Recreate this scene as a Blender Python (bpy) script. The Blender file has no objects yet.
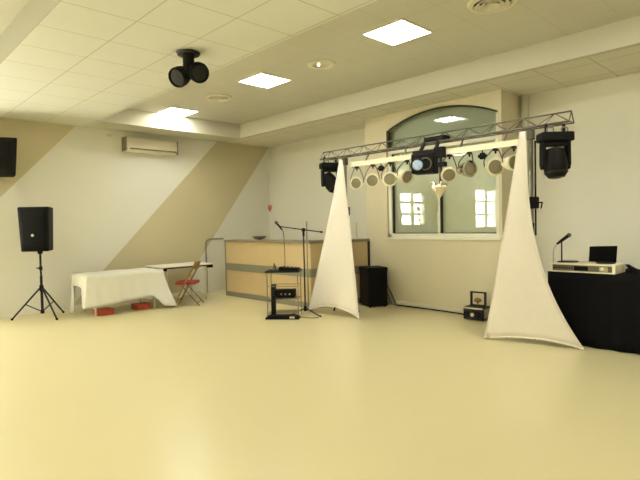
import bpy, bmesh, math, random
from mathutils import Vector, Matrix, Euler
random.seed(7)
S = bpy.context.scene
COL = S.collection
PI = math.pi

# ------------------------------------------------------------------ helpers
def srgb(c):
    return tuple((v/255/12.92 if v/255 <= .04045 else ((v/255+.055)/1.055)**2.4) for v in c)

def mat(name, rgb, rough=.6, metal=0., spec=.5, var=.06, scale=8., bump=0., bscale=60.):
    m = bpy.data.materials.new(name); m.use_nodes = True
    nt = m.node_tree; b = nt.nodes['Principled BSDF']
    b.inputs['Roughness'].default_value = rough
    b.inputs['Metallic'].default_value = metal
    b.inputs['Specular IOR Level'].default_value = spec
    c = srgb(rgb)
    tc = nt.nodes.new('ShaderNodeTexCoord')
    n = nt.nodes.new('ShaderNodeTexNoise'); n.inputs['Scale'].default_value = scale; n.inputs['Detail'].default_value = 4
    nt.links.new(tc.outputs['Object'], n.inputs['Vector'])
    mx = nt.nodes.new('ShaderNodeMix'); mx.data_type = 'RGBA'
    mx.inputs[6].default_value = (*[v*(1-var) for v in c], 1)
    mx.inputs[7].default_value = (*[min(1, v*(1+var)) for v in c], 1)
    nt.links.new(n.outputs['Fac'], mx.inputs[0])
    nt.links.new(mx.outputs[2], b.inputs['Base Color'])
    if bump:
        n2 = nt.nodes.new('ShaderNodeTexNoise'); n2.inputs['Scale'].default_value = bscale
        nt.links.new(tc.outputs['Object'], n2.inputs['Vector'])
        bp = nt.nodes.new('ShaderNodeBump'); bp.inputs['Strength'].default_value = bump; bp.inputs['Distance'].default_value = .01
        nt.links.new(n2.outputs['Fac'], bp.inputs['Height']); nt.links.new(bp.outputs['Normal'], b.inputs['Normal'])
    m['col'] = mx.name
    return m

def emit(name, rgb, strength):
    m = bpy.data.materials.new(name); m.use_nodes = True
    nt = m.node_tree; nt.nodes.clear()
    e = nt.nodes.new('ShaderNodeEmission'); o = nt.nodes.new('ShaderNodeOutputMaterial')
    e.inputs['Color'].default_value = (*rgb, 1); e.inputs['Strength'].default_value = strength
    nt.links.new(e.outputs[0], o.inputs[0]); return m

def frame_from(d):
    d = Vector(d).normalized()
    a = Vector((0, 0, 1)) if abs(d.z) < .95 else Vector((1, 0, 0))
    u = d.cross(a).normalized(); v = u.cross(d).normalized()
    return d, u, v

class MB:
    def __init__(s): s.bm = bmesh.new()
    def face(s, pts):
        try: return s.bm.faces.new([s.bm.verts.new(p) for p in pts])
        except ValueError: return None
    def box(s, x0, x1, y0, y1, z0, z1, M=None):
        v = [Vector((x, y, z)) for z in (z0, z1) for y in (y0, y1) for x in (x0, x1)]
        if M is not None: v = [M @ p for p in v]
        b = [s.bm.verts.new(p) for p in v]
        for f in ((0,2,3,1), (4,5,7,6), (0,1,5,4), (2,6,7,3), (0,4,6,2), (1,3,7,5)):
            s.bm.faces.new([b[i] for i in f])
        return s
    def bar(s, p0, p1, w, h):                       # square bar between two points
        d, u, v = frame_from(Vector(p1)-Vector(p0)); p0 = Vector(p0); p1 = Vector(p1)
        r = []
        for p in (p0, p1):
            r.append([s.bm.verts.new(p+u*a*w/2+v*b*h/2) for a, b in ((-1,-1), (1,-1), (1,1), (-1,1))])
        for i in range(4): s.bm.faces.new([r[0][i], r[0][(i+1)%4], r[1][(i+1)%4], r[1][i]])
        s.bm.faces.new(r[0][::-1]); s.bm.faces.new(r[1]); return s
    def lathe(s, prof, o=(0,0,0), d=(0,0,1), n=20, cap=True):   # prof: (radius, distance along d)
        d, u, v = frame_from(d); o = Vector(o); rings = []
        for r, t in prof:
            rings.append([s.bm.verts.new(o+d*t+(u*math.cos(2*PI*k/n)+v*math.sin(2*PI*k/n))*max(r, 1e-5)) for k in range(n)])
        for a, b in zip(rings, rings[1:]):
            for k in range(n): s.bm.faces.new([a[k], a[(k+1)%n], b[(k+1)%n], b[k]])
        if cap:
            s.bm.faces.new(rings[0][::-1]); s.bm.faces.new(rings[-1])
        return s
    def cyl(s, p0, p1, r, r1=None, n=12):
        p0 = Vector(p0); p1 = Vector(p1); L = (p1-p0).length
        return s.lathe([(r, 0), (r if r1 is None else r1, L)], p0, p1-p0, n)
    def tube(s, pts, r, n=8):
        pts = [Vector(p) for p in pts]; rings = []; u0 = None
        for i, p in enumerate(pts):
            t = (pts[min(i+1, len(pts)-1)]-pts[max(i-1, 0)]).normalized()
            if u0 is None: _, u, v = frame_from(t)
            else:
                u = (u0-t*u0.dot(t)).normalized(); v = t.cross(u)
            u0 = u
            rings.append([s.bm.verts.new(p+(u*math.cos(2*PI*k/n)+v*math.sin(2*PI*k/n))*r) for k in range(n)])
        for a, b in zip(rings, rings[1:]):
            for k in range(n): s.bm.faces.new([a[k], a[(k+1)%n], b[(k+1)%n], b[k]])
        s.bm.faces.new(rings[0][::-1]); s.bm.faces.new(rings[-1]); return s
    def prism(s, poly, z0, z1, M=None, top=None):   # poly: (x, y); extruded in z
        top = top or poly
        a = [Vector((x, y, z0)) for x, y in poly]; b = [Vector((x, y, z1)) for x, y in top]
        if M is not None: a = [M @ p for p in a]; b = [M @ p for p in b]
        a = [s.bm.verts.new(p) for p in a]; b = [s.bm.verts.new(p) for p in b]; n = len(a)
        for i in range(n): s.bm.faces.new([a[i], a[(i+1)%n], b[(i+1)%n], b[i]])
        s.bm.faces.new(a[::-1]); s.bm.faces.new(b); return s
    def sphere(s, c, r, sz=(1,1,1), n=16):
        M = Matrix.Translation(c) @ Matrix.Diagonal((sz[0]*r, sz[1]*r, sz[2]*r, 1))
        bmesh.ops.create_uvsphere(s.bm, u_segments=n, v_segments=n//2+2, radius=1, matrix=M); return s
    def grid(s, rows):                              # rows of points -> quads
        vs = [[s.bm.verts.new(p) for p in r] for r in rows]
        for a, b in zip(vs, vs[1:]):
            for k in range(len(a)-1): s.bm.faces.new([a[k], a[k+1], b[k+1], b[k]])
        return s
    def build(s, name, m, parent=None, bevel=0., thick=0., smooth=True, subd=0, segs=2, recalc=True):
        if recalc: bmesh.ops.recalc_face_normals(s.bm, faces=s.bm.faces)
        me = bpy.data.meshes.new(name); s.bm.to_mesh(me); s.bm.free()
        if smooth:
            me.shade_smooth(); me.set_sharp_from_angle(angle=math.radians(38))
        o = bpy.data.objects.new(name, me); me.materials.append(m); COL.objects.link(o)
        if parent is not None: o.parent = parent
        if thick:
            md = o.modifiers.new('thickness', 'SOLIDIFY'); md.thickness = thick; md.offset = 0
        if subd:
            md = o.modifiers.new('smooth', 'SUBSURF'); md.levels = subd; md.render_levels = subd
        if bevel:
            md = o.modifiers.new('bevel', 'BEVEL'); md.width = bevel; md.segments = segs; md.limit_method = 'ANGLE'; md.angle_limit = .6
        return o

def tag(o, label, cat, group=None):
    o['label'] = label; o['category'] = cat
    if group: o['group'] = group
    return o
def thing(name, label, cat, loc=(0,0,0), rz=0., group=None):
    o = bpy.data.objects.new(name, None); COL.objects.link(o)
    o.empty_display_size = .1
    o.location = loc; o.rotation_euler = (0, 0, rz)
    return tag(o, label, cat, group)
def struct(o):
    o['kind'] = 'structure'; return o
def smoothpath(pts, k=6):                           # Catmull-Rom through points
    P = [Vector(p) for p in pts]; P = [P[0]*2-P[1]]+P+[P[-1]*2-P[-2]]; out = []
    for i in range(1, len(P)-2):
        for j in range(k):
            t = j/k; a, b, c, d = P[i-1:i+3]
            out.append(.5*((2*b)+(c-a)*t+(2*a-5*b+4*c-d)*t*t+(3*b-a-3*c+d)*t**3))
    return out+[P[-2]]

# ------------------------------------------------------------------ materials
BLACK = mat('black_plastic', (15, 14, 13), .6, spec=.18, var=.15)
BLACKMETAL = mat('black_metal', (24, 23, 21), .5, .1, spec=.35, var=.15)
GRILLE = mat('black_grille', (17, 17, 15), .8, spec=.15, var=.3, scale=200, bump=.4, bscale=300)
ALU = mat('aluminium', (150, 146, 132), .35, .85, var=.08)
DARKALU = mat('weathered_aluminium', (104, 98, 84), .45, .6, var=.15)
CHROME = mat('chrome', (215, 210, 195), .14, 1.)
CREAMPAINT = mat('cream_painted_metal', (236, 228, 196), .45, var=.03)
WHITEPLASTIC = mat('white_plastic', (226, 219, 196), .4, var=.03)
SCRIM = mat('white_stretch_fabric', (234, 226, 212), .85, spec=.2, var=.03, scale=14, bump=.12, bscale=120)
CLOTH = mat('white_tablecloth_fabric', (230, 227, 214), .9, spec=.2, var=.03, scale=10, bump=.15, bscale=90)
BLACKCLOTH = mat('black_cloth', (20, 20, 20), .95, spec=.08, var=.2, scale=20, bump=.2, bscale=90)
TABLEWHITE = mat('white_laminate', (240, 234, 214), .35, var=.02)
RED = mat('red_vinyl', (150, 34, 22), .5, var=.1)
BRASS = mat('bronze_painted_tube', (150, 118, 62), .4, .5, var=.1)
REDPLASTIC = mat('red_plastic', (178, 66, 40), .5, var=.1)
GREYMETAL = mat('grey_metal', (150, 144, 124), .4, .5, var=.1)
BARWOOD = mat('pale_wood_panel', (208, 184, 138), .5, var=.06, scale=3)
BARGREY = mat('grey_laminate_band', (142, 138, 118), .5, var=.05)
BARTOP = mat('grey_worktop', (136, 128, 104), .45, var=.06)
GLASSY = mat('bluish_glass_lens', (176, 198, 236), .08, spec=.9, var=.4, scale=25)
LENS = mat('frosted_lamp_lens', (140, 132, 102), .25, spec=.7, var=.1, scale=40)
DARKLENS = mat('dark_lens', (16, 16, 18), .35, spec=.4)
WINFRAME = mat('white_window_frame', (232, 230, 208), .4, var=.02)
GREENFRAME = mat('dark_green_gasket', (48, 58, 44), .4)
SHUTTER = mat('pale_green_roller_blind', (240, 243, 222), .7, var=.03, scale=3)
SHUTTER2 = mat('grey_green_board', (190, 196, 172), .7, var=.03, scale=3)
BALLOONRED = mat('coral_rubber', (150, 84, 60), .6, var=.05)
GREENSTEEL = mat('silver_console_metal', (178, 170, 140), .4, .3, var=.05)
PANELGREY = mat('console_panel_grey', (112, 104, 82), .5, var=.15, scale=30)
GREYWHITE = mat('off_white_ceramic', (214, 204, 168), .3, var=.04)

def glassmat(name, tint, ior):
    m = bpy.data.materials.new(name); m.use_nodes = True; nt = m.node_tree; nt.nodes.clear()
    o = nt.nodes.new('ShaderNodeOutputMaterial'); mx = nt.nodes.new('ShaderNodeMixShader')
    f = nt.nodes.new('ShaderNodeFresnel'); f.inputs['IOR'].default_value = ior
    t = nt.nodes.new('ShaderNodeBsdfTransparent'); t.inputs[0].default_value = (*tint, 1)
    g = nt.nodes.new('ShaderNodeBsdfGlossy'); g.inputs['Roughness'].default_value = .01
    nt.links.new(f.outputs[0], mx.inputs[0]); nt.links.new(t.outputs[0], mx.inputs[1]); nt.links.new(g.outputs[0], mx.inputs[2])
    nt.links.new(mx.outputs[0], o.inputs[0]); return m
GLASS = glassmat('window_glass', (.975, .99, .965), 1.55)
CLEAR = glassmat('clear_glass', (.9, .92, .88), 1.45)

PANEL = emit('lamp_diffuser', (1, 1, .92), 13.)
WARMBULB = emit('warm_bulb', (1, .72, .38), 2.2)

# walls
WALLWHITE = mat('cream_white_wall_paint', (228, 225, 211), .85, spec=.2, var=.015, scale=2, bump=.05, bscale=150)
WALLBACK = mat('off_white_wall_paint', (231, 228, 212), .85, spec=.2, var=.015, scale=2, bump=.05, bscale=150)
WALLBEIGE = mat('beige_wall_paint', (220, 210, 180), .85, spec=.2, var=.015, scale=2, bump=.05, bscale=150)
SOFFIT = mat('cream_beam_paint', (210, 206, 188), .8, spec=.2, var=.015, scale=2)
BASEB = mat('pale_skirting', (222, 215, 190), .5, var=.02)

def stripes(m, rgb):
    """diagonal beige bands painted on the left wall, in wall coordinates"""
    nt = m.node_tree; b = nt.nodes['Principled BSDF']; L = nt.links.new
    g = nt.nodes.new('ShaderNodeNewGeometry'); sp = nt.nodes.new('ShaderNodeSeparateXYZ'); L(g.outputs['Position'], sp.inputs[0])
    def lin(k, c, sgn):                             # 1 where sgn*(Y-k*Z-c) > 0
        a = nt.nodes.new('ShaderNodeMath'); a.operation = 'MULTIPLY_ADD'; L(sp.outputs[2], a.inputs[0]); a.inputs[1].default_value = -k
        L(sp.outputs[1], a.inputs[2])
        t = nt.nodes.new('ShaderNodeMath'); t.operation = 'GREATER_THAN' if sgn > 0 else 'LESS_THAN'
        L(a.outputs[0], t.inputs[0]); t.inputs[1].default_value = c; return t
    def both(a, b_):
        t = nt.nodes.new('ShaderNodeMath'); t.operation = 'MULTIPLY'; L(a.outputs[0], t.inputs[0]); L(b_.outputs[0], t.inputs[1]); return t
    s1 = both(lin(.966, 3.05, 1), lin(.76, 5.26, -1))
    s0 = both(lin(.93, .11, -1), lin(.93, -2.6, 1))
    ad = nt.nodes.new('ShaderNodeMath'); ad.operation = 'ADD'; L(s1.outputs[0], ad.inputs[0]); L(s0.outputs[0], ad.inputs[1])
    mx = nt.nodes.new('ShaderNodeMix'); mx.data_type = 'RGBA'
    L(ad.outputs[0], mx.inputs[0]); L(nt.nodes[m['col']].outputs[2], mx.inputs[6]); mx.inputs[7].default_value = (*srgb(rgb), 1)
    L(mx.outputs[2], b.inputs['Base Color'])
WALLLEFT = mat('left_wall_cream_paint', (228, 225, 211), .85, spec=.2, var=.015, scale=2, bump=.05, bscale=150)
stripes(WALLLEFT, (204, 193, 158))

def tiles(name, rgb, linecol, ox, oy, t, w, rough=.9):
    m = mat(name, rgb, rough, spec=.2, var=.03, scale=3)
    nt = m.node_tree; b = nt.nodes['Principled BSDF']; L = nt.links.new
    g = nt.nodes.new('ShaderNodeNewGeometry'); sp = nt.nodes.new('ShaderNodeSeparateXYZ'); L(g.outputs['Position'], sp.inputs[0])
    outs = []
    for ax, o in ((0, ox), (1, oy)):
        a = nt.nodes.new('ShaderNodeMath'); a.operation = 'ADD'; L(sp.outputs[ax], a.inputs[0]); a.inputs[1].default_value = -o+100*t
        p = nt.nodes.new('ShaderNodeMath'); p.operation = 'PINGPONG'; L(a.outputs[0], p.inputs[0]); p.inputs[1].default_value = t/2
        c = nt.nodes.new('ShaderNodeMath'); c.operation = 'LESS_THAN'; L(p.outputs[0], c.inputs[0]); c.inputs[1].default_value = w/2
        outs.append(c)
    mxm = nt.nodes.new('ShaderNodeMath'); mxm.operation = 'MAXIMUM'; L(outs[0].outputs[0], mxm.inputs[0]); L(outs[1].outputs[0], mxm.inputs[1])
    mx = nt.nodes.new('ShaderNodeMix'); mx.data_type = 'RGBA'
    L(mxm.outputs[0], mx.inputs[0]); L(nt.nodes[m['col']].outputs[2], mx.inputs[6]); mx.inputs[7].default_value = (*srgb(linecol), 1)
    L(mx.outputs[2], b.inputs['Base Color']); return m
TILEWHITE = tiles('white_ceiling_tiles', (220, 220, 211), (186, 183, 166), -5.94, 2.10, .665, .012)
TILEGREY = tiles('grey_ceiling_tiles', (207, 204, 190), (193, 189, 172), -6.55, 4.57, .6, .008)
TILESOFFIT = tiles('soffit_tiles', (226, 221, 202), (176, 164, 122), -3.5, 6.9, .665, .010)

FLOOR = mat('pale_yellow_vinyl', (217, 205, 158), .29, spec=.45, var=.006, scale=.5)
# ------------------------------------------------------------------ room shell
XL, XR, YB, YF = -10., 4., 7.85, -7.
ZC, ZT = 3.43, 3.73
struct(MB().box(XL-.2, XR+.2, YF-.2, YB+.2, -.15, 0).build('floor', FLOOR))
# left wall with two window openings (outside the frame, seen in the reflection of the arched window)
WINS = [(-.1, 1.35, 1.33, 2.5), (-5.35, -3.45, 1.15, 2.75)]
w = MB(); y = YF-.2
for (a, b_, z0, z1) in sorted(WINS):
    w.box(XL-.2, XL, y, a, 0, 4); w.box(XL-.2, XL, a, b_, 0, z0); w.box(XL-.2, XL, a, b_, z1, 4); y = b_
w.box(XL-.2, XL, y, YB+.2, 0, 4)
struct(w.build('wall_left', WALLLEFT, smooth=False))
struct(MB().box(XL, XR, YB, YB+.2, 0, 4).build('wall_back', WALLBACK))
struct(MB().box(XR, XR+.2, YF-.2, YB+.2, 0, 4).build('wall_right', WALLWHITE))
struct(MB().box(XL, XR, YF-.2, YF, 0, 4).build('wall_front', WALLWHITE))
# ceiling: low white tiled band, raised grey tray on each side of it, low soffit round the far tray
struct(MB().box(XL, XR, 1.43, 3.47, ZC, 3.95).build('ceiling', TILEWHITE, smooth=False))
struct(MB().box(XL, XR, 3.47, YB, ZT, 3.95).build('ceiling', TILEGREY, smooth=False))
struct(MB().box(XL, XR, YF, 1.43, ZT, 3.95).build('ceiling', TILEGREY, smooth=False))
struct(MB().box(XL, XR, 6.52, 6.62, ZC, ZT).build('trim_1', SOFFIT))
struct(MB().box(XL, -9.3, 3.47, 6.52, ZC, ZT).build('trim_2', SOFFIT))
struct(MB().box(XL, XR, 6.62, YB, ZC, ZT).build('ceiling', TILESOFFIT, smooth=False))

# window bay, standing proud of the back wall
BX0, BX1, BY = -6.25, -3.56, 7.2
WX0, WX1, WZ0, SPR, RISE = -5.74, -3.615, 1.22, 3.13, .24
def arch(x, extra=0.):
    hw = (WX1-WX0)/2; R = (hw*hw+RISE*RISE)/(2*RISE); cx = (WX0+WX1)/2
    return SPR+RISE-R+math.sqrt(max(0, R*R-(x-cx)**2))
w = MB()
w.box(BX0, WX0, BY, YB, 0, ZC); w.box(WX1, BX1, BY, YB, 0, ZC); w.box(WX0, WX1, BY, YB, 0, WZ0)
N = 24
xs = [WX0+(WX1-WX0)*i/N for i in range(N+1)]
for a, b_ in zip(xs, xs[1:]):
    poly = [(a, arch(a)), (b_, arch(b_)), (b_, ZC), (a, ZC)]
    for Yq in (BY, YB): w.face([(x, Yq, z) for x, z in poly])
    w.face([(a, BY, arch(a)), (b_, BY, arch(b_)), (b_, YB, arch(b_)), (a, YB, arch(a))])
struct(w.build('wall_bay', WALLBEIGE, smooth=False))
struct(MB().box(-3.50, -3.42, 7.77, YB, 0, ZC).build('trim_3', SOFFIT, bevel=.01))
struct(MB().box(BX0, BX1, BY-.015, BY, 0, .09).build('baseboard_bay', BASEB, bevel=.004))
struct(MB().box(BX1, XR, YB-.015, YB, 0, .09).build('baseboard_back', BASEB, bevel=.004))
struct(MB().box(XL, XL+.012, 1.6, YB, 0, .07).build('baseboard_left', WALLWHITE, bevel=.004))

# arched window
win = thing('window_1', 'arched window with white frame and green glass', 'window', ((WX0+WX1)/2, BY, WZ0))
del win['label']; del win['category']; struct(win)
O = Vector(win.location)
def rel(o_, R): # shift mesh to parent's local space
    for v in o_.data.vertices: v.co -= R
    return o_
TR = 2.74; MX = (WX0+WX1)/2
f = MB()
f.box(WX0, WX0+.075, BY+.03, BY+.12, WZ0, TR); f.box(WX1-.05, WX1, BY+.01, BY+.12, WZ0, TR)
f.box(WX0, WX1, BY+.03, BY+.12, WZ0, WZ0+.07); f.box(WX0, WX1, BY+.03, BY+.12, TR-.03, TR+.04)
rel(f.build('window_frame', WINFRAME, win, bevel=.006), O)
f = MB(); f.box(MX-.022, MX+.012, BY+.04, BY+.12, WZ0+.06, TR)
rel(f.build('mullion', WINFRAME, win, bevel=.004), O)
f = MB(); f.box(MX+.012, MX+.019, BY+.05, BY+.12, WZ0+.06, TR); f.box(WX0+.075, WX0+.081, BY+.06, BY+.12, WZ0+.07, TR-.03); f.box(WX0+.075, WX1-.05, BY+.06, BY+.12, WZ0+.07, WZ0+.08)
rel(f.build('gasket', GREENFRAME, win), O)
f = MB()
f.tube([(x+(.012 if i == 0 else 0), BY+.02, arch(x)-.012) for i, x in enumerate(xs)], .018, 6); f.box(WX0, WX0+.028, BY+.005, BY+.09, TR+.04, SPR)
rel(f.build('arch_frame', GREENFRAME, win), O)
f = MB(); f.box(WX1-.035, WX1, BY+.01, BY+.09, TR+.04, SPR)
rel(f.build('arch_jamb', WINFRAME, win), O)
for a, b_ in ((WX0+.06, MX-.01), (MX+.01, WX1-.04)):
    rel(MB().grid([[(a, BY+.09, WZ0+.05), (b_, BY+.09, WZ0+.05)], [(a, BY+.09, TR-.02), (b_, BY+.09, TR-.02)]]).build('pane', GLASS, win, recalc=False), O)
f = MB(); p = [(x, arch(x)) for x in xs]
for Yq in (BY+.075,): f.face([(x, Yq+-(x-MX)*.036, z) for x, z in ([(WX0, TR)]+p+[(WX1, TR)])[::-1]])
rel(f.build('pane', GLASS, win, smooth=False, recalc=False), O)
f = MB()
for k in range(19):
    z = WZ0+.02+k*.08; f.box(WX0, WX1, BY+.125, BY+.135, z, z+.0795)
rel(f.build('blind', SHUTTER, win), O)
rel(MB().box(WX0, WX1, BY+.13, BY+.14, TR, 3.4).build('backing_board', SHUTTER2, win), O)
f = MB(); f.box(WX0-.02, WX1+.05, BY-.03, BY+.05, WZ0-.035, WZ0+.005)
rel(f.build('window_sill', WINFRAME, win, bevel=.006), O)
# the windows behind the camera
for k, (a, b_, z0, z1) in enumerate(WINS):
    wn = thing('window_%d' % (k+2), '', '', (XL, (a+b_)/2, z0)); del wn['label']; del wn['category']; struct(wn)
    O = Vector(wn.location); f = MB()
    for (p, q) in ((a, a+.06), (b_-.06, b_), ((a+b_)/2-.05, (a+b_)/2+.05)): f.box(XL-.12, XL-.04, p, q, z0, z1)
    for z in (z0, z1-.06, z0+(z1-z0)*.33, z0+(z1-z0)*.66): f.box(XL-.12, XL-.04, a, b_, z, z+.06)
    rel(f.build('window_frame', WINFRAME, wn), O)
    rel(MB().grid([[(XL-.09, a, z0), (XL-.09, b_, z0)], [(XL-.09, a, z1), (XL-.09, b_, z1)]]).build('pane', CLEAR, wn, recalc=False), O)

# ------------------------------------------------------------------ ceiling fittings
def ceiling_light(x, y, label, group):
    t = thing('ceiling_light', label, 'ceiling light', (x, y, ZT), 0, group)
    f = MB()
    for (a, b_, c, d) in ((-.3, .3, -.3, -.28), (-.3, .3, .28, .3), (-.3, -.28, -.28, .28), (.28, .3, -.28, .28)): f.box(a, b_, c, d, -.012, 0)
    f.build('frame', WHITEPLASTIC, t)
    MB().box(-.28, .28, -.28, .28, -.008, 0).build('diffuser', PANEL, t)
G = 'square light panels in the ceiling'
LX = (-8.995, -6.24, -3.68, -1.10, 1.5)
for x, lab in zip(LX, ('lit square ceiling panel farthest away, beside the left wall above the air conditioner',
                       'lit square ceiling panel between the round vent and the small downlight',
                       'lit square ceiling panel largest and nearest, above the arched window',
                       'lit square ceiling panel out of view to the right', 'lit square ceiling panel out of view to the right')):
    ceiling_light(x, 4.86, lab, G)
for y in (-.6, -4.2):
    for x in LX: ceiling_light(x, y, 'lit square ceiling panel behind the camera', 'square light panels behind the camera')

def vent(x, y, r, label):
    t = thing('ceiling_vent', label, 'vent', (x, y, ZT), 0, 'round ceiling vents')
    MB().lathe([(r, 0), (r, -.012), (r*.93, -.03), (r*.78, -.035), (r*.74, -.015), (r*.74, 0)], n=32, cap=False).build('rim', WHITEPLASTIC, t)
    f = MB()
    for q in (.66, .46, .26):
        f.lathe([(r*q, -.05), (r*(q+.04), -.045), (r*(q-.12), -.004), (r*(q-.15), -.008), (r*q, -.05)], n=32, cap=False)
    f.build('cone', WHITEPLASTIC, t)
    MB().lathe([(r*.75, -.003), (r*.75, 0)], n=32).build('duct_opening', BLACKMETAL, t)
vent(-7.53, 4.86, .22, 'small round ceiling vent between the two farther light panels')
vent(-2.52, 4.93, .25, 'large round ceiling vent at top edge right of the biggest light panel')
t = thing('downlight', 'small oval recessed downlight with warm glint between two light panels', 'downlight', (-5.09, 4.98, ZT))
MB().lathe([(.20, 0), (.20, -.012), (.17, -.025), (.13, -.02), (.13, 0)], n=28, cap=False).build('rim', WHITEPLASTIC, t)
MB().lathe([(.13, -.006), (.13, 0)], n=24).build('reflector', CHROME, t)
MB().sphere((-.03, -.03, -.012), .02).build('bulb', WARMBULB, t)

# twin spotlight hanging from the white tiles
def rot_to(d):
    return Vector(d).to_track_quat('Z', 'Y').to_matrix().to_4x4()
t = thing('twin_spotlight', 'black twin-headed disco spotlight hanging from the white tiled ceiling', 'spotlight', (-5.05, 2.88, ZC))
MB().lathe([(.10, 0), (.13, -.015), (.12, -.035), (.07, -.04), (.07, -.06)], n=24).build('mount', BLACKMETAL, t)
MB().lathe([(.062, -.05), (.062, -.19), (.07, -.20), (.07, -.27), (.04, -.29)], n=20).build('neck', BLACK, t)
for s, dz in ((-1, -.265), (1, -.225)):
    c = Vector((.69*.098*s, .72*.098*s, dz)); d = Vector((.62*s+.35, .45*s-.55, -.42)).normalized() if s > 0 else Vector((.25, -.75, -.45)).normalized()
    h = MB().lathe([(.055, -.10), (.09, -.085), (.108, -.02), (.112, .05), (.104, .075), (.094, .075), (.09, .05)], c, d, 24).build('lamp_head', BLACK, t)
    MB().lathe([(.09, .052), (.085, .062), (.02, .068)], c, d, 20).build('lens', DARKLENS, h)
    MB().cyl(c*.4+Vector((0, 0, dz*.6)), c, .022).build('arm', BLACKMETAL, t)

# air conditioner
t = thing('air_conditioner', 'white wall-mounted air conditioner under the ceiling on the left wall', 'air conditioner', (XL, 4.72, 3.025))
prof = [(0, 0), (.13, 0), (.175, .035), (.195, .10), (.195, .235), (.18, .27), (0, .27)]
M = Matrix(((1, 0, 0, 0), (0, 0, 1, 0), (0, 1, 0, 0), (0, 0, 0, 1)))
MB().prism(prof, -.555, .555, M).build('body', WHITEPLASTIC, t, bevel=.008)
MB().box(.14, .199, -.47, .52, .035, .062).build('air_slot', PANELGREY, t)
for s in (-1, 1): MB().box(.0, .2, s*.55-.012, s*.55+.012, .0, .272).build('end_cap', GREYMETAL, t)
MB().box(.10, .2, -.47, .52, .062, .075).build('louvre', WHITEPLASTIC, t)
tag(MB().box(XL, XL+.03, 3.86, 3.98, 3.29, 3.34).build('sensor', GREYWHITE, None, bevel=.008), 'small pale sensor high on the left wall beside the air conditioner', 'sensor')

# ------------------------------------------------------------------ loudspeakers
def cabinet(t, w, d, h, mt=BLACK, taper=.62):
    poly = [(-w/2, -d/2), (w/2, -d/2), (w/2*.98, -d/2+.06), (w/2*taper, d/2), (-w/2*taper, d/2), (-w/2*.98, -d/2+.06)]
    MB().prism([(x*.88, y_*.95) for x, y_ in poly], 0, h, None, poly).build('cabinet', mt, t, bevel=.02, segs=3)
    g = MB()
    g.grid([[((-w/2*.9+w*.9*i/8)*(.89+.11*j/6), -d/2*(.955+.045*j/6)-.008-.018*math.sin(PI*i/8), h*.05+h*.9*j/6) for i in range(9)] for j in range(7)])
    g.build('grille', GRILLE, t, thick=.012)
SPX, SPY = -9.42, 2.46
t = thing('speaker_stand', 'black tripod stand under the loudspeaker at the left wall', 'speaker stand', (SPX, SPY, 0))
MB().cyl((0, 0, .10), (0, 0, .72), .022).cyl((0, 0, .7), (0, 0, 1.16), .017).build('pole', BLACKMETAL, t)
MB().cyl((0, 0, .46), (0, 0, .56), .034).build('collar', BLACK, t)
MB().cyl((0, 0, .08), (0, 0, .14), .032).build('collar', BLACK, t)
MB().cyl((0, 0, .82), (0, 0, .88), .028).bar((0, 0, .85), (-.05, -.05, .85), .02, .02).build('knob', BLACK, t)
ang0 = math.atan2(2.11-SPY, -9.40-SPX)
for ax, ay in ((-.16, -.42), (.42, .10), (-.25, .40)):
    v = Vector((ax, ay, 0))
    lg = MB().cyl(Vector((0, 0, .51))+v*.06, v+Vector((0, 0, .02)), .014).build('leg', BLACKMETAL, t)
    MB().sphere(v+Vector((0, 0, .02)), .021).build('rubber_foot', BLACK, lg)
    MB().cyl((0, 0, .11), v*.55+Vector((0, 0, .25)), .009).build('brace', BLACKMETAL, t)
face = math.atan2(-.64, .767)+PI/2
t = thing('loudspeaker', 'black loudspeaker raised on a tripod stand at the left wall', 'loudspeaker', (SPX, SPY, 1.14), face)
cabinet(t, .50, .40, .74)
MB().cyl((0, -.235, .27), (0, -.24, .27), .022, n=16).build('badge', GREYWHITE, t)
MB().cyl((0, 0, -.045), (0, 0, .02), .04).build('pole_socket', BLACK, t)
# wall speaker, upper left
t = thing('wall_loudspeaker', 'black loudspeaker hung high on the left wall at the picture edge', 'loudspeaker', (XL+.12, 2.05, 2.40), PI/2-.35)
poly = [(-.29, -.38), (.29, -.38), (.22, 0), (-.22, 0)]
MB().prism([(x*.80, y_*.72) for x, y_ in poly], 0, .62, None, poly).build('cabinet', BLACK, t, bevel=.02, segs=3)
MB().box(-.20, .20, -.012, 0, .04, .56, Matrix.Translation((0, -.275, 0)) @ Matrix.Rotation(math.radians(9.7), 4, 'X')).build('grille', GRILLE, t)
MB().box(-.05, .05, -.05, .10, .2, .4).build('wall_bracket', BLACKMETAL, t)
# subwoofer by the bay
a = math.atan2(.40, .20)
t = thing('subwoofer', 'large black speaker cabinet on the floor behind the left white drape', 'speaker', (-5.77, 6.67, 0), a-PI/2)
sb = MB().box(-.42, 0, 0, .37, .02, .69).build('cabinet', BLACK, t, bevel=.018, segs=3)
MB().box(.0, .008, .03, .34, .06, .61).build('grille', GRILLE, t)
MB().box(-.424, .004, -.004, .374, .63, .70).build('top_edge', BLACK, t, bevel=.006)
for x, y_ in ((-.38, .04), (-.04, .04), (-.38, .33), (-.04, .33)): MB().cyl((x, y_, 0), (x, y_, .025), .02).build('rubber_foot', BLACK, t)

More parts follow.
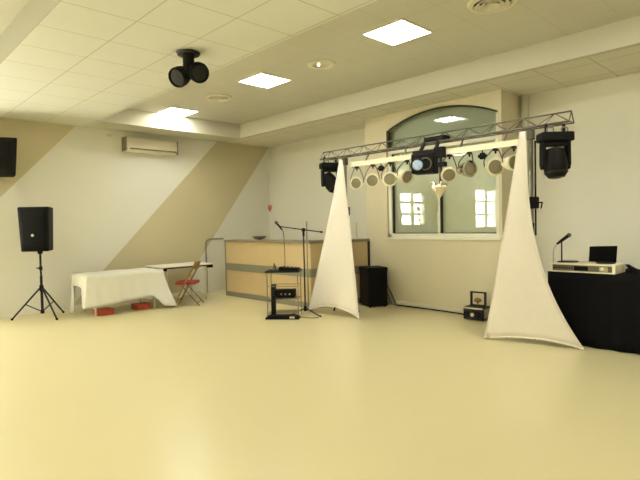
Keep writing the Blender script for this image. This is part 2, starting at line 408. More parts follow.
# ------------------------------------------------------------------ tables by the left wall
def folding_table(x0, x1, y0, y1, h, label, topm):
    t = thing('folding_table', label, 'table', ((x0+x1)/2, (y0+y1)/2, 0)); w, l = (x1-x0)/2, (y1-y0)/2
    MB().box(-w, w, -l, l, h-.028, h).build('tabletop', topm, t, bevel=.006)
    MB().box(-w+.015, w+.004, -l+.01, l-.01, h-.05, h-.024).build('apron', BLACKMETAL, t)
    for sy in (-1, 1):
        for sx in (-1, 1):
            MB().cyl((sx*(w-.06), sy*(l-.14), 0), (sx*(w-.06), sy*(l-.14), h-.04), .02).build('leg', GREYWHITE, t)
        MB().cyl((-w+.06, sy*(l-.14), .12), (w-.06, sy*(l-.14), .12), .011).build('stretcher', GREYWHITE, t)
        MB().box(w-.12, w+.015, sy*(l-.06)-.05, sy*(l-.06)+.05, h-.085, h-.03).build('bracket', BLACK, t)
    return t
TX0, TX1, TY0, TY1, TH = -9.55, -8.82, 3.0, 4.36, .70
folding_table(TX0+.01, TX1-.01, TY0+.01, TY1-.01, TH, 'folding table hidden under the white tablecloth, its legs showing below', TABLEWHITE)
folding_table(-9.72, -9.0, 4.42, 5.55, .735, 'bare white folding table behind the folding chair at the left wall', TABLEWHITE)
# tablecloth: top plus hanging sides, uneven hem, tail on the floor at the right
cl = MB(); zt = TH+.006
per = []                                            # (x, y, outward, hem, flare)
def add(p, q, n, out, hem, fl):
    for i in range(n):
        u = i/(n-1); per.append((p[0]+(q[0]-p[0])*u, p[1]+(q[1]-p[1])*u, out(u), hem(u), fl(u)))
def sm(u): return u*u*(3-2*u)
# left end from the back: strip reaching the floor, open middle, then the front corner
add((TX0, TY0), (TX1, TY0), 17, lambda u: Vector((0, -1, 0)) if u < .95 else Vector((.4, -.9, 0)),
    lambda u: .01+.50*sm(min(1, max(0, (u-.22)/.08)))-.35*sm(min(1, max(0, (u-.78)/.18))), lambda u: .05)
add((TX1, TY0), (TX1, TY1), 33, lambda u: Vector((1, 0, 0)) if .04 < u < .96 else Vector((.8, (-.5 if u < .5 else .7), 0)),
    lambda u: (.16+.11*u) if u < .8 else (.248-.238*sm((u-.8)/.2)), lambda u: .05+.20*max(0, u-.8)/.2)
add((TX1, TY1), (TX0, TY1), 13, lambda u: Vector((.8, .7, 0)) if u < .08 else Vector((0, 1, 0)), lambda u: .012+.25*sm(u), lambda u: .22-.14*u)
R = 9; rows = []
for j in range(R+1):
    v = j/R; row = []
    for k, (x, y_, o_, hem, fl) in enumerate(per):
        z = zt+(hem-zt)*v; off = .008+fl*v**1.4+.012*v*math.sin(k*1.35)+.008*v*math.sin(k*.47+1)
        row.append((x+o_.x*off, y_+o_.y*off, z))
    rows.append(row)
cl.grid(rows)
nx, ny = 8, 14
cl.grid([[(TX0-.008+(TX1-TX0+.016)*i/nx, TY0-.008+(TY1-TY0+.016)*j/ny, zt+.004*math.sin(i*1.7+j)) for i in range(nx+1)] for j in range(ny+1)])
bmesh.ops.remove_doubles(cl.bm, verts=cl.bm.verts, dist=.004)
tag(cl.build('tablecloth', CLOTH, None, thick=.004), 'white cloth draped over the left folding table, its right corner on the floor', 'tablecloth')
def crate(x, y_, l, rz, label):
    t = thing('storage_box', label, 'box', (x, y_, 0), rz, 'red boxes under the tablecloth')
    f = MB(); w, h = .13, .09
    f.box(-w, w, -l, l, 0, .012); f.box(-w, w, -l, -l+.012, 0, h); f.box(-w, w, l-.012, l, 0, h); f.box(-w, -w+.012, -l, l, 0, h); f.box(w-.012, w, -l, l, 0, h)
    f.build('body', REDPLASTIC, t, bevel=.004)
    MB().box(-w-.008, w+.008, -l-.008, l+.008, h-.01, h+.008).build('lid', REDPLASTIC, t, bevel=.004)
crate(-8.95, 3.30, .13, 0, 'low red box on the floor under the left part of the white tablecloth')
crate(-9.00, 4.00, .13, .06, 'low red box on the floor under the right part of the white tablecloth')
# folding chair
t = thing('folding_chair', 'bronze-framed folding chair with red seat in front of the bare white table', 'chair', (-8.67, 4.80, 0), math.atan2(-.72, -.69)-PI/2)
# local +y is the front
for s in (-1, 1):
    x = s*.20
    MB().tube(smoothpath([(x, .24, .012), (x, .02, .42), (x, -.16, .76), (x*.96, -.19, .83)]), .015).build('long_leg', BRASS, t)
    MB().tube([(x*.88, -.24, .012), (x*.88, .13, .44)], .014).build('rear_leg', BRASS, t)
MB().cyl((-.2, .19, .11), (.2, .19, .11), .009).cyl((-.176, -.2, .07), (.176, -.2, .07), .009).build('stretcher', BRASS, t)
MB().grid([[(-.2+.4*i/8, -.16-.03*math.sin(PI*i/8)-.02*j/3, .70+.045*j) for i in range(9)] for j in range(4)]).build('backrest', BRASS, t, thick=.016)
q = MB(); q.prism([(-.19, -.17), (.19, -.17), (.2, .17), (.16, .21), (-.16, .21), (-.2, .17)], .41, .465)
q.build('seat', RED, t, bevel=.012, segs=3)

# bent pipe on the wall next to the bar
t = tag(MB().tube(smoothpath([(-9.93, 5.96, 0), (-9.93, 5.96, .6), (-9.93, 5.96, 1.08), (-9.93, 6.02, 1.19), (-9.93, 6.15, 1.205), (-9.93, 6.42, 1.20)]), .018).build('pipe', GREYMETAL), 'grey pipe rising from the floor and bending along the wall left of the bar', 'pipe')

# ------------------------------------------------------------------ bar counter
t = thing('bar_counter', 'pale wooden bar counter with grey band in the far corner', 'bar counter', (-9.2, 6.0, 0))
L = 2.68; e = (3.02, 1.18)                          # corner of the front; end of the angled side, local
def both(mb, z0, z1, out, th=.04):
    mb.box(0, L, -out, th, z0, z1)
    dx, dy = e[0]-L, e[1]; n = Vector((dy, -dx, 0)).normalized(); A = Vector((L, 0, 0)); B = Vector((e[0], dy, 0))
    poly = [A+n*out, B+n*out, B-n*th, A-n*th]; mb.prism([(p.x, p.y) for p in poly], z0, z1)
f = MB(); both(f, .06, 1.15, 0); f.build('front_panel', BARWOOD, t)
f = MB(); both(f, .55, .70, .012); f.build('band', BARGREY, t)
f = MB(); both(f, 0, .10, .010); f.build('kick_plate', BARGREY, t)
f = MB(); both(f, 1.15, 1.195, .03, .35); f.build('worktop', BARTOP, t, bevel=.006)
MB().box(-.02, .012, -.012, .04, 0, 1.15).build('corner_strip', BARTOP, t)
MB().box(e[0]-.012, e[0]+.012, e[1]-.03, e[1]+.012, 0, 1.16).build('end_post', BLACKMETAL, t)
BT = 1.195
t = tag(MB().lathe([(.03, 0), (.035, .01), (.10, .03), (.15, .075), (.145, .075), (.09, .036), (.01, .02)], (-8.15, 6.12, BT), n=20).build('bowl', GREYMETAL), 'shallow grey bowl standing on the bar counter', 'bowl')
t = thing('bottle', 'pale squat bottle on the bar behind the left drape', 'bottle', (-6.40, 6.72, BT))
MB().lathe([(.045, 0), (.05, .01), (.05, .09), (.022, .13), (.02, .16)], n=16).build('body', GREYWHITE, t)
MB().lathe([(.024, .155), (.024, .18)], n=12).build('cap', WHITEPLASTIC, t)
tag(MB().lathe([(.022, 0), (.022, .30), (.016, .31)], (-6.28, 6.95, BT), n=14).build('candle', GREYWHITE), 'tall thin white candle at the right end of the bar', 'candle')

# ------------------------------------------------------------------ microphone stand and rack
MX0, MY0 = -6.215, 5.575
t = thing('microphone_stand', 'black boom microphone stand in front of the bar', 'microphone stand', (MX0, MY0, 0))
MB().cyl((0, 0, .06), (0, 0, 1.37), .012).build('pole', BLACKMETAL, t)
MB().cyl((0, 0, .05), (0, 0, .13), .026).build('collar', BLACK, t)
for an, L_ in ((-.12, .42), (-1.85, .24), (2.2, .36)):
    v = Vector((math.cos(an), math.sin(an), 0))*L_
    MB().cyl((0, 0, .10), v+Vector((0, 0, .012)), .010).sphere(v+Vector((0, 0, .016)), .016, n=10).build('leg', BLACKMETAL, t)
B0 = Vector((-.275, -.285, 1.465)); B1 = Vector((.22, .23, 1.355))
MB().cyl(B0, B1, .009).cyl(B1-(B1-B0)*.06, B1, .016).build('boom', BLACKMETAL, t)
MB().sphere((0, 0, 1.40), .034).cyl((0, 0, 1.30), (0, 0, 1.40), .02).build('clutch', BLACK, t)
md = Vector((-.5, -.35, .75)).normalized()
m_ = MB().lathe([(.012, -.12), (.018, .0), (.02, .01)], B0+md*.05, md, 14).build('microphone', BLACK, t)
MB().sphere(B0+md*.085, .03, n=12).build('microphone_grille', DARKALU, m_)
MB().tube(smoothpath([B0, B0+Vector((.05, .04, -.12)), B0+Vector((.06, .05, -.5)), B0+Vector((.055, .05, -.69))]), .005).build('microphone_cable', BLACK, t)
bt = B0+md*.12
t = thing('balloon', 'small coral red balloon floating above the boom microphone', 'balloon', Vector((MX0, MY0, 0))+bt)
o = Vector((-.055, -.06, .185))
MB().lathe([(.002, -.045), (.016, -.033), (.033, .0), (.038, .028), (.032, .052), (.016, .068), (.002, .072)], o+Vector((0, 0, .02)), (0, 0, 1), 16).build('balloon_body', BALLOONRED, t)
MB().tube(smoothpath([(0, 0, 0), o*.5+Vector((.01, 0, -.01)), o+Vector((0, 0, -.02))]), .003).build('string', GREYWHITE, t)
# second slim stand
t = thing('light_stand', 'slim grey pole stand beside the left drape and the microphone stand', 'stand', (-6.455, 5.865, 0))
MB().cyl((0, 0, .03), (0, 0, 1.54), .011).build('pole', GREYMETAL, t)
MB().lathe([(.09, 0), (.09, .012), (.03, .03)], n=20).build('base', GREYMETAL, t)

CX, CY = -6.37, 5.26; crz = math.radians(40)
t = thing('equipment_rack', 'small open metal rack with dark shelves in front of the bar', 'rack', (CX, CY, 0), crz)
w, d = .25, .16
for sx in (-1, 1):
    for sy in (-1, 1): MB().cyl((sx*w, sy*d, .0), (sx*w, sy*d, .73), .010).build('post', GREYMETAL, t)
MB().box(-w-.03, w+.03, -d-.03, d+.03, .725, .745).build('shelf', BLACK, t, bevel=.004)
MB().box(-w, w, -d, d, .285, .30).build('shelf', GREYMETAL, t, bevel=.003)
MB().box(-w, w, -d, d, .06, .07).build('shelf', GREYMETAL, t, bevel=.003)
f = MB()
for sy in (-1, 1): f.cyl((-w, sy*d, .5), (w, sy*d, .5), .006)
f.build('rail', GREYMETAL, t)
def inrack(x, y_): 
    c, s = math.cos(crz), math.sin(crz); return CX+c*x-s*y_, CY+s*x+c*y_
x, y_ = inrack(.09, 0)
t = thing('mixer', 'small black mixer lying on top of the metal rack', 'mixer', (x, y_, .745), crz)
MB().prism([(-.15, 0), (.17, 0), (.17, .035), (-.13, .065), (-.15, .06)], -.12, .12, Matrix(((1,0,0,0),(0,0,1,0),(0,1,0,0),(0,0,0,1)))).build('body', BLACK, t, bevel=.005)
for k in range(4): MB().cyl((-.10+k*.06, -.05, .05), (-.10+k*.06, -.05, .075-.006*k), .009, n=10).build('knob', GREYWHITE, t)
x, y_ = inrack(-.15, -.02)
t = thing('bottle', 'small clear bottle standing on the metal rack beside the mixer', 'bottle', (x, y_, .745), crz)
MB().lathe([(.025, 0), (.028, .008), (.028, .07), (.012, .10), (.011, .12)], n=14).build('body', DARKALU, t)
x, y_ = inrack(.0, 0)
t = thing('amplifier', 'black amplifier on the middle shelf of the metal rack', 'amplifier', (x, y_, .30), crz)
MB().box(-.17, .18, -.12, .12, .01, .13).build('body', BLACK, t, bevel=.006)
MB().box(-.19, -.13, -.15, -.02, 0, .22).build('side_plate', BLACKMETAL, t)
for k in range(3): MB().cyl((-.03+k*.07, -.12, .07), (-.03+k*.07, -.135, .07), .014).build('knob', GREYMETAL, t)
x, y_ = inrack(.02, -.27)
t = thing('pedal_board', 'flat black pedal board on the floor at the foot of the metal rack', 'pedal', (x, y_, 0), crz)
MB().prism([(-.27, 0), (.27, 0), (.27, .025), (.2, .06), (-.22, .06), (-.27, .025)], -.09, .085, Matrix(((1,0,0,0),(0,0,1,0),(0,1,0,0),(0,0,0,1)))).build('body', BLACK, t, bevel=.006)
MB().box(.12, .2, -.1, -.06, .02, .05).build('switch', GREYWHITE, t)
x, y_ = inrack(-.14, -.2)
tag(MB().box(-.035, .035, -.03, .03, 0, .36, Matrix.Translation((x, y_, .0)) @ Matrix.Rotation(crz, 4, 'Z')).build('power_unit', BLACK, None, bevel=.008), 'upright narrow black unit leaning beside the metal rack', 'power unit')
# cable on floor near the stand
tag(MB().tube(smoothpath([(-6.13, 5.22, .006), (-6.0, 5.30, .006), (-5.86, 5.36, .006), (-5.78, 5.46, .006)]), .005).build('cable', BLACK), 'short dark cable on the floor in front of the left drape', 'cable')

# ------------------------------------------------------------------ truss with stands
TY = 6.0
tr = thing('lighting_truss', 'long metal lattice truss spanning above the two white drapes', 'truss', (-4.14, TY, 2.575))
xa, xb = -2.0, 2.0
MB().cyl((xa, 0, .125), (xb, 0, .125), .010).build('chord', DARKALU, tr)
MB().cyl((xa, -.075, .0), (xb, -.075, .0), .014).build('chord', DARKALU, tr)
MB().cyl((xa, .075, .0), (xb, .075, .0), .009).build('chord', DARKALU, tr)
f = MB(); n_ = 11; st = (xb-xa)/n_
for k in range(n_):
    a = xa+k*st; b_ = a+st/2; c = a+st
    for s in (-1, 1):
        f.cyl((a, s*.075, 0), (b_, 0, .125), .0045, n=6); f.cyl((b_, 0, .125), (c, s*.075, 0), .0045, n=6)
    f.cyl((a, -.075, 0), (c, .075, 0), .004, n=6)
f.build('lattice', DARKALU, tr)
f = MB()
for x in (xa, xb): f.tube([(x, -.075, 0), (x, 0, .125), (x, .075, 0), (x, -.075, 0)], .007)
f.build('end_frame', DARKALU, tr)
# cream T-bar that carries the par cans
BYP, BZP = 5.84, 2.40
def lamp_bar(x0, x1, label, hang, dark):
    c = (x0+x1)/2; h = (x1-x0)/2
    t = thing('lamp_bar', label, 'lamp bar', (c, BYP, BZP), 0, 'cream lamp bars under the truss')
    MB().box(-h, h, -.025, .025, -.035, .04).build('bar', CREAMPAINT, t, bevel=.005)
    MB().box(h-.035, h+.005, -.03, .03, -.045, .05).build('end_cap', BLACK if dark else CREAMPAINT, t)
    MB().box(-h-.005, -h+.035, -.03, .03, -.045, .05).build('end_cap', CREAMPAINT, t)
    for x in hang:
        MB().cyl((x-c, 0, .03), (x-c, .09, .165), .012).build('hanger', DARKALU, t)
lamp_bar(-5.36, -4.16, 'cream painted bar under the left half of the truss carrying four round lamps', (-5.06, -4.35), False)
lamp_bar(-3.66, -2.60, 'cream painted bar under the right half of the truss carrying four round lamps', (-3.45, -2.86), True)
# truss stands (mostly behind the drapes)
def truss_stand(x, y_, label, sx):
    t = thing('truss_stand', label, 'truss stand', (x, y_, 0), 0, 'truss stands')
    MB().cyl((0, 0, .12), (0, 0, 1.45), .032).build('lower_mast', BLACKMETAL, t)
    MB().cyl((0, 0, 1.40), (0, 0, 2.52), .026).build('upper_mast', ALU, t)
    MB().cyl((.05*sx, .0, 1.3), (.05*sx, .0, 2.42), .010).build('rope', BLACK, t)
    MB().box(-.035, .035, -.04, .04, 2.44, 2.555).build('head_clamp', DARKALU, t, bevel=.006)
    w_ = MB(); w_.box(*sorted((-.05*sx, .075*sx)), -.05, .05, 1.62, 1.76); w_.build('winch', BLACK, t, bevel=.01)
    MB().cyl((.07*sx, 0, 1.69), (.13*sx, 0, 1.69), .01).cyl((.13*sx, 0, 1.69), (.13*sx, -.04, 1.62), .01).build('crank_handle', BLACKMETAL, t)
    for k in range(3):
        an = math.radians((60, 105, 178)[k]); v = Vector((math.cos(an), math.sin(an), 0)); q = (.19, .15, .34)[k]
        MB().cyl(v*.03+Vector((0, 0, .55)), v*q+Vector((0, 0, .016)), .014).build('leg', BLACKMETAL, t)
        MB().cyl((0, 0, .15), v*q*.55+Vector((0, 0, .26)), .009).build('brace', BLACKMETAL, t)
    return t
truss_stand(-5.66, 6.02, 'winch-up stand holding the left end of the truss behind the left drape', -1)
truss_stand(-2.60, 6.00, 'silver and black winch-up stand beside the right drape and the black table', 1)

# white stretch drapes
def drape(A, Lf, Rt, lift, pl, pr, label, wtop=.05, bulge=.1):
    A, Lf, Rt = Vector(A), Vector(Lf), Vector(Rt); nv, nu = 30, 18; rows = []
    ax = (Rt-Lf); ax.z = 0; ax.normalize(); nrm = Vector((ax.y, -ax.x, 0))
    for j in range(nv+1):
        v = j/nv; row = []
        l = A-ax*wtop/2; l = l+(Lf-l)*v; r = A+ax*wtop/2; r = r+(Rt-r)*v
        # edges pulled in by the tension of the fabric
        lx = (Lf-A).dot(ax); rx = (Rt-A).dot(ax)
        l += ax*(lx*(v**pl-v)); r += ax*(rx*(v**pr-v))
        for i in range(nu+1):
            u = i/nu; p = l+(r-l)*u
            k = 4*u*(1-u)
            p = p+Vector((0, 0, lift*k*v**6)) + nrm*(bulge*k*math.sin(PI*min(1, v*1.0))*.6) + nrm*(.006*math.sin(u*22+v*4)*v**3)
            row.append(p)
        rows.append(row)
    b = MB(); o = A*0+Vector((A.x, A.y, 0)); b.grid([[p-o for p in r] for r in rows])
    t = thing('stretch_drape', label, 'drape', o, 0, 'white drapes on the truss stands')
    b.build('fabric', SCRIM, t, thick=.004)
    h = MB(); h.tube([p-o+nrm*.002 for p in rows[-1]], .011, 6); h.build('hem', SCRIM, t)
    h = MB(); h.tube([r[0]-o for r in rows], .007, 6); h.tube([r[-1]-o for r in rows], .007, 6); h.build('side_hem', SCRIM, t)
    return t
drape((-5.60, 5.86, 2.50), (-6.32, 5.74, .02), (-5.24, 5.82, .012), .13, 1.12, .93, 'left white stretch drape, narrow, standing in front of the bar corner', 0.06, .05)
drape((-2.565, 5.70, 2.50), (-3.13, 5.83, .012), (-2.04, 6.05, .012), .065, 1.1, 2.9, 'right white stretch drape, wider, beside the black draped table', .07, .03)

# par cans under the lamp bar
def par_can(x, zc, direction, label, r=.105, mt=CREAMPAINT, ln=.20):
    t = thing('par_can', label, 'stage lamp', (x, BYP-.01, BZP-.035), 0, 'round lamps under the cream bar')
    d = Vector(direction).normalized(); c = Vector((0, -.02, zc-(BZP-.035)))
    c0 = c-d*.06
    MB().lathe([(r*.45, -ln*.62), (r*.62, -ln*.6), (r*.7, -ln*.3), (r*.93, -ln*.02), (r*.96, ln*.32), (r*1.02, ln*.34), (r*1.02, ln*.40), (r*.86, ln*.40)], c0, d, 24, cap=False).lathe([(r*.1, -ln*.62), (r*.62, -ln*.615)], c0, d, 24).build('can', mt, t)
    MB().lathe([(r*1.08, ln*.36), (r*1.10, ln*.42), (r*.84, ln*.44), (r*.84, ln*.36)], c0, d, 24, cap=False).build('filter_frame', CHROME if mt is CHROME else CREAMPAINT, t)
    MB().lathe([(r*.86, ln*.33), (r*.80, ln*.38), (r*.5, ln*.41), (r*.05, ln*.42)], c0, d, 24).build('lens', LENS, t)
    s = d.cross(Vector((0, 0, 1))).normalized()
    MB().tube(smoothpath([c0+s*r*1.08, c0+s*r*1.06+Vector((0, 0, r*.9)), Vector((0, 0, -.012))+s*.03, Vector((0, 0, -.012))-s*.03, c0-s*r*1.06+Vector((0, 0, r*.9)), c0-s*r*1.08]), .007, 6).build('yoke', DARKALU, t)
    MB().box(-.02, .02, -.03, .03, -.03, .0).cyl((0, 0, -.06), (0, 0, -.02), .012).build('clamp', BLACKMETAL, t)
    return t
cam = Vector((.66, -.72, -.12))
def aim(dx, dz): 
    v = Vector((.69, -.72, 0)); s = Vector((.72, .69, 0)); return v+s*dx+Vector((0, 0, dz))
PC = [(-5.25, 2.13, aim(-.25, -.1), 'leftmost round lamp under the cream bar, nearest the left drape', .10, DARKALU),
      (-4.93, 2.145, aim(-.05, -.05), 'second round lamp from the left drape', .105, CREAMPAINT),
      (-4.60, 2.14, aim(.0, -.05), 'third round lamp from the left drape', .108, CREAMPAINT),
      (-4.30, 2.15, aim(.55, -.35), 'pale round lamp just left of the black scanner, turned aside', .11, CREAMPAINT),
      (-3.62, 2.12, aim(-.15, -.3), 'round lamp just right of the black scanner', .105, CREAMPAINT),
      (-3.33, 2.17, aim(.35, -.05), 'shiny chrome round lamp, second right of the black scanner', .105, CHROME),
      (-2.98, 2.16, aim(.0, -.1), 'round lamp third right of the black scanner', .11, CREAMPAINT),
      (-2.75, 2.19, aim(.3, -.10), 'rightmost round lamp, partly behind the right drape', .10, CREAMPAINT)]
for x, z, d, lab, r, mt in PC: par_can(x+.02, z-.02, d, lab, r*.92, mt)
# little black connectors on the bar
for k, (x, lab) in enumerate(((-4.76, 'small black clamp under the cream bar among the left lamps'), (-3.14, 'small black clamp under the cream bar among the right lamps'))):
    t = thing('clamp', lab, 'clamp', (x, BYP, BZP-.035))
    MB().box(-.03, .03, -.02, .02, -.11, -.03).build('body', BLACK, t, bevel=.006)
    MB().cyl((-.05, 0, -.07), (.05, 0, -.07), .022).build('bolt', BLACK, t)
    MB().cyl((0, 0, -.04), (0, 0, 0), .008).build('stem', BLACKMETAL, t)

# black scanner with lens in the middle
t = thing('scanner_light', 'black box-shaped scanner light with bluish lens at the middle of the truss', 'stage light', (-3.97, 5.80, 2.50), math.radians(0))
rz = Matrix.Rotation(math.radians(18), 4, 'Z')
MB().box(-.14, .17, -.16, .10, -.36, -.10, rz).build('body', BLACK, t, bevel=.015)
MB().box(-.13, .19, -.12, .06, -.10, -.05, rz).build('top_bracket', BLACKMETAL, t, bevel=.006)
ld = rz @ Vector((.35, -.94, -.02)); lc = rz @ Vector((-.055, -.15, -.25))
lr = MB().lathe([(.075, -.02), (.092, .0), (.092, .05), (.075, .055), (.07, .02)], lc, ld, 24).build('lens_barrel', BLACKMETAL, t)
MB().lathe([(.074, .03), (.066, .05), (.03, .06), (.002, .062)], lc, ld, 22).build('lens', GLASSY, lr)
MB().lathe([(.084, .0), (.088, .012), (.072, .014), (.07, .0)], rz @ Vector((.06, -.16, -.24)), rz @ Vector((0, -1, 0)), 20, cap=False).build('side_ring', DARKALU, t)
for x in (-.08, .14): MB().cyl(rz @ Vector((x, .05, -.06)), Vector((x, .125, .08)), .026).build('clamp', BLACKMETAL, t)
t = thing('dimmer_box', 'flat black control unit lying on the truss above the scanner light', 'control unit', (-3.90, 5.99, 2.590), 0)
MB().box(-.15, .19, -.085, .05, 0, .06).build('body', BLACK, t, bevel=.008)
MB().box(.08, .16, -.10, -.08, .0, .04).build('plug', BLACKMETAL, t)
# black clamp plus hanging faceted lamp
t = thing('hanging_lamp', 'small white faceted cone lamp hanging below the scanner light', 'lamp', (-3.70, 5.76, 2.37))
MB().box(-.07, .07, -.04, .04, -.04, .10).box(-.02, .09, -.03, .03, -.16, -.10).build('clamp', BLACK, t, bevel=.006)
MB().cyl((-.01, 0, -.40), (-.01, 0, -.02), .007).build('rod', DARKALU, t)
MB().lathe([(.004, -.57), (.06, -.50), (.112, -.43), (.10, -.405), (.02, -.395)], (-.01, 0, 0), n=10).build('cone', CREAMPAINT, t, smooth=False)
f = MB()
for k in range(7):
    an = k*2*PI/7; f.cyl((-.01+.08*math.cos(an), .08*math.sin(an), -.42), (-.01+.13*math.cos(an), .10*math.sin(an), -.355), .026, .008, n=8)
f.build('facets', CHROME, t)

# moving heads
def moving_head(x, z, label, sc=1., rz_=.75, tilt=(0, 0, -1), slim=False):
    t = thing('moving_head', label, 'stage light', (x, TY-.08, z), rz_, 'moving head lights on the truss')
    b = .18*sc
    MB().box(-b, b, -.10*sc, .10*sc, -.15*sc, -.045).build('base', BLACK, t, bevel=.018)
    f = MB()
    for s in (-1, 1): f.tube(smoothpath([(s*.08-.035, -.06, -.05), (s*.08-.03, -.06, .0), (s*.08+.03, -.06, .0), (s*.08+.035, -.06, -.05)], 3), .008, 6)
    f.build('handle', ALU, t)
    for s in (-.1, .1): MB().cyl((s, 0, -.06), (s, .0, .05), .018).build('clamp', BLACKMETAL, t)
    MB().box(-.155*sc, .155*sc, -.06*sc, .06*sc, -.20*sc, -.145*sc).build('yoke_bridge', BLACK, t, bevel=.01)
    for s in (-1, 1):
        MB().prism([(-.05*sc, -.17*sc), (.05*sc, -.17*sc), (.055*sc, -.40*sc), (.03*sc, -.46*sc), (-.03*sc, -.46*sc), (-.055*sc, -.40*sc)], s*.14*sc-.02, s*.14*sc+.02,
                   Matrix(((0,0,1,0),(1,0,0,0),(0,1,0,0),(0,0,0,1)))).build('yoke_arm', BLACK, t, bevel=.008)
    d = Vector(tilt).normalized(); c = Vector((0, 0, -.38*sc))
    h = MB().lathe([(.03, -.17*sc), (.10*sc, -.15*sc), (.122*sc, -.06*sc), (.13*sc, .05*sc), (.118*sc, .13*sc), (.085*sc, .175*sc)], c, d, 22).build('lamp_head', BLACK, t)
    MB().lathe([(.08*sc, .17*sc), (.05*sc, .185*sc), (.005, .19*sc)], c, d, 20).build('lens', DARKLENS, h)
    MB().lathe([(.118*sc, .10*sc), (.126*sc, .105*sc), (.124*sc, .125*sc), (.11*sc, .13*sc)], c, d, 22, cap=False).build('bezel', BLACKMETAL, h)
moving_head(-2.29, 2.515, 'black moving head light hanging from the right end of the truss', 1.0, .80, (.05, -.08, -1))
moving_head(-5.90, 2.54, 'black moving head light at the left end of the truss by the left drape', .95, 1.1, (.55, -.35, -.9))

# ------------------------------------------------------------------ floor effect light and cables
t = thing('effect_light', 'small black floor effect light with square yoke near the right drape', 'stage light', (-3.83, 6.93, 0), math.radians(4))
MB().box(-.17, .15, -.14, .14, .01, .20).build('body', BLACKMETAL, t, bevel=.015)
MB().box(-.16, .14, -.145, -.13, .175, .195).build('trim', GREYWHITE, t)
MB().cyl((-.02, -.13, .09), (-.02, -.155, .09), .028, n=16).build('lens', GREYWHITE, t)
for x in (-.11, .06): MB().cyl((x, -.13, .09), (x, -.15, .09), .05, n=16).build('lens_ring', BLACK, t)
MB().box(.15, .155, -.11, .12, .04, .18).build('side_plate', GREYMETAL, t)
f = MB(); f.bar((-.10, 0, .2), (-.10, 0, .42), .022, .03).bar((.12, 0, .2), (.12, 0, .42), .022, .03).bar((-.11, 0, .41), (.13, 0, .41), .022, .022)
f.build('yoke', BLACKMETAL, t)
MB().box(-.10, .12, -.01, .01, .2, .225).build('yoke_base', BLACKMETAL, t)
MB().sphere((.0, 0, .29), .045, (1.4, .7, .8)).cyl((0, 0, .21), (0, 0, .29), .012).build('reflector', BRASS, t)
tag(MB().tube(smoothpath([(-5.6, 7.17, .012), (-5.3, 7.17, .012), (-4.8, 7.165, .012), (-4.3, 7.13, .012), (-4.1, 7.02, .03)]), .011).build('cable', BLACK), 'black cable along the skirting between the subwoofer and the effect light', 'cable')
tag(MB().tube(smoothpath([(-5.76, 7.17, .36), (-5.69, 7.17, .26), (-5.61, 7.17, .12), (-5.56, 7.17, .03)]), .007).tube(smoothpath([(-5.74, 7.175, .20), (-5.71, 7.175, .1), (-5.66, 7.175, .03)]), .006).build('cable', BLACK), 'black cable hanging down behind the subwoofer to the skirting', 'cable')

# ------------------------------------------------------------------ draped table at the right with console
DX0, DX1, DY0, DY1, DZ = -2.50, -.40, 6.22, 7.05, .855
t = thing('draped_table', 'table covered to the floor with black cloth at the right edge', 'table', ((DX0+DX1)/2, (DY0+DY1)/2, 0))
W, D = (DX1-DX0)/2, (DY1-DY0)/2
MB().box(-W+.01, W-.01, -D+.01, D-.01, DZ-.03, DZ-.004).build('tabletop', BLACK, t)
per = []; n1, n2 = 60, 24
for i in range(n1): per.append((-W+2*W*i/n1, -D, 0, -1))
for i in range(n2): per.append((W, -D+2*D*i/n2, 1, 0))
for i in range(n1): per.append((W-2*W*i/n1, D, 0, 1))
for i in range(n2): per.append((-W, D-2*D*i/n2, -1, 0))
per.append(per[0]); rows = []
for j in range(10):
    v = j/9; rows.append([(x+ox*(.014*v*(1+math.sin(k*.9))), y_+oy*(.014*v*(1+math.sin(k*.9))), DZ+(.008-DZ)*v) for k, (x, y_, ox, oy) in enumerate(per)])
f = MB(); f.grid(rows); f.face(rows[0][:-1]); f.build('cover', BLACKCLOTH, t, thick=.003)
for sx in (-1, 1):
    for sy in (-1, 1): MB().cyl((sx*(W-.1), sy*(D-.1), 0), (sx*(W-.1), sy*(D-.1), DZ-.03), .02).build('leg', GREYMETAL, t)
t = thing('sound_console', 'silver disc jockey console on the black draped table', 'console', (-2.13, 6.42, DZ+.002), math.radians(0))
cw, cd, ch = .345, .185, .105
MB().box(-cw, cw, -cd+.02, cd, .015, ch-.012).build('body', PANELGREY, t, bevel=.006)
MB().box(-cw-.01, cw+.01, -cd, cd+.01, ch-.02, ch).build('top_panel', CREAMPAINT, t, bevel=.006)
MB().box(-cw-.01, cw+.01, -cd-.005, cd, 0, .016).build('base_rim', CREAMPAINT, t, bevel=.004)
for s in (-1, 1): MB().box(s*cw-.018, s*cw+.018, -cd-.002, cd, 0, ch-.005).build('end_cheek', CREAMPAINT, t, bevel=.006)
MB().box(-.08, .07, -cd+.012, -cd+.022, .025, ch-.03).build('display', BLACK, t)
MB().box(.19, .28, -cd+.008, -cd+.022, .025, ch-.03).build('square_button', GREENSTEEL, t)
MB().cyl((.225, -cd+.004, .055), (.225, -cd+.02, .055), .02, n=16).build('knob', WHITEPLASTIC, t)
for k in range(8):
    MB().cyl((-.30+k*.028, -cd+.008, .05), (-.30+k*.028, -cd+.022, .05), .009, n=10).build('knob', BLACKMETAL, t)
for s in (-1, 1): MB().lathe([(.10, ch-.002), (.10, ch+.012), (.03, ch+.014)], (s*.2, .02, 0), n=28).build('jog_wheel', BLACKMETAL, t)
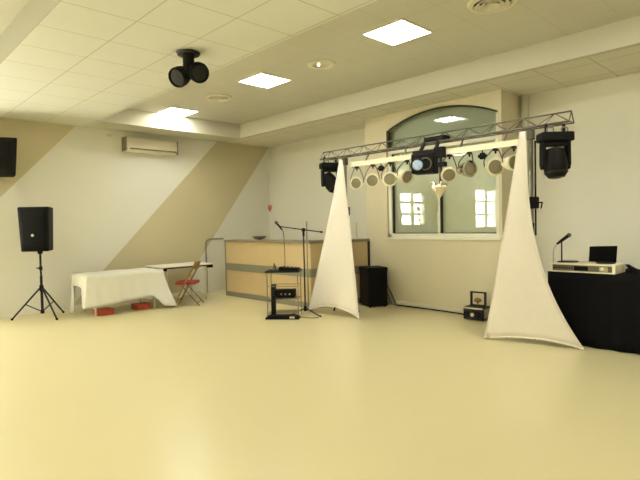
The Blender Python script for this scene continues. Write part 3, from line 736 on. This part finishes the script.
# gooseneck microphone on its small stand
t = thing('desk_microphone', 'microphone on a short black stand on the left end of the console', 'microphone', (-2.39, 6.36, DZ+ch+.002))
MB().lathe([(.05, 0), (.05, .012), (.012, .02)], n=18).cyl((0, 0, .01), (0, 0, .26), .008).build('stand', BLACKMETAL, t)
h = Vector((.1, .1, .10)).normalized(); p = Vector((0, 0, .265))
m_ = MB().lathe([(.012, -.07), (.018, .0), (.021, .09)], p, h, 14).build('body', BLACK, t)
MB().sphere(p+h*.11, .027, n=12).build('grille', DARKALU, m_)
MB().tube(smoothpath([p-h*.07, p-h*.09+Vector((-.01, 0, -.03)), (-.075, -.065, .12), (-.075, -.065, .0)]), .004, 6).build('wire', GREYMETAL, t)
# laptop, lid towards the room
t = thing('laptop', 'dark open laptop standing behind the console with its lid towards the room', 'laptop', (-2.12, 6.80, DZ+.002), math.radians(44))
MB().box(-.12, .12, -.06, .14, 0, .04).build('riser', BLACK, t, bevel=.004)
MB().box(-.165, .165, -.09, .135, .04, .062).build('keyboard_base', BLACK, t, bevel=.005)
M = Matrix.Translation((0, -.09, .06)) @ Matrix.Rotation(math.radians(8), 4, 'X')
MB().box(-.165, .165, -.012, 0, 0, .235, M).build('screen_lid', BLACK, t, bevel=.005)
f = MB()
for k in range(4):
    f.tube(smoothpath([(-1.74, 6.52+.03*k, DZ+.09-.015*k), (-1.68+.02*k, 6.45+.03*k, DZ+.09-.02*k), (-1.60+.02*k, 6.40+.05*k, DZ+.02), (-1.48, 6.36+.07*k, DZ+.012), (-1.2, 6.5+.05*k, DZ+.012)]), .009, 6)
tag(f.build('cable', BLACK), 'tangle of black cables on the black table right of the console', 'cables')

# ------------------------------------------------------------------ light, camera
W_ = bpy.data.worlds.new('daylight'); S.world = W_; W_.use_nodes = True
W_.node_tree.nodes['Background'].inputs[0].default_value = (1, .98, .90, 1)
W_.node_tree.nodes['Background'].inputs[1].default_value = 17.

cd_ = bpy.data.cameras.new('camera'); cam_o = bpy.data.objects.new('camera', cd_); COL.objects.link(cam_o)
yaw, pit, rol = math.radians(46.25), math.radians(-1.88), math.radians(-1.28)
fw = Vector((-math.sin(yaw)*math.cos(pit), math.cos(yaw)*math.cos(pit), math.sin(pit)))
rt = Vector((math.cos(yaw), math.sin(yaw), 0)); up = rt.cross(fw)
r2 = rt*math.cos(rol)+up*math.sin(rol); u2 = up*math.cos(rol)-rt*math.sin(rol)
cam_o.matrix_world = Matrix(((r2.x, u2.x, -fw.x, 0), (r2.y, u2.y, -fw.y, 0), (r2.z, u2.z, -fw.z, 1.5), (0, 0, 0, 1)))
cd_.sensor_width = 36; cd_.lens = 503.4/640*36; cd_.clip_start = .05
S.camera = cam_o
S.view_settings.view_transform = 'Standard'; S.view_settings.look = 'None'
S.view_settings.exposure = 1.34; S.view_settings.gamma = 1.; S.view_settings.use_curve_mapping = False
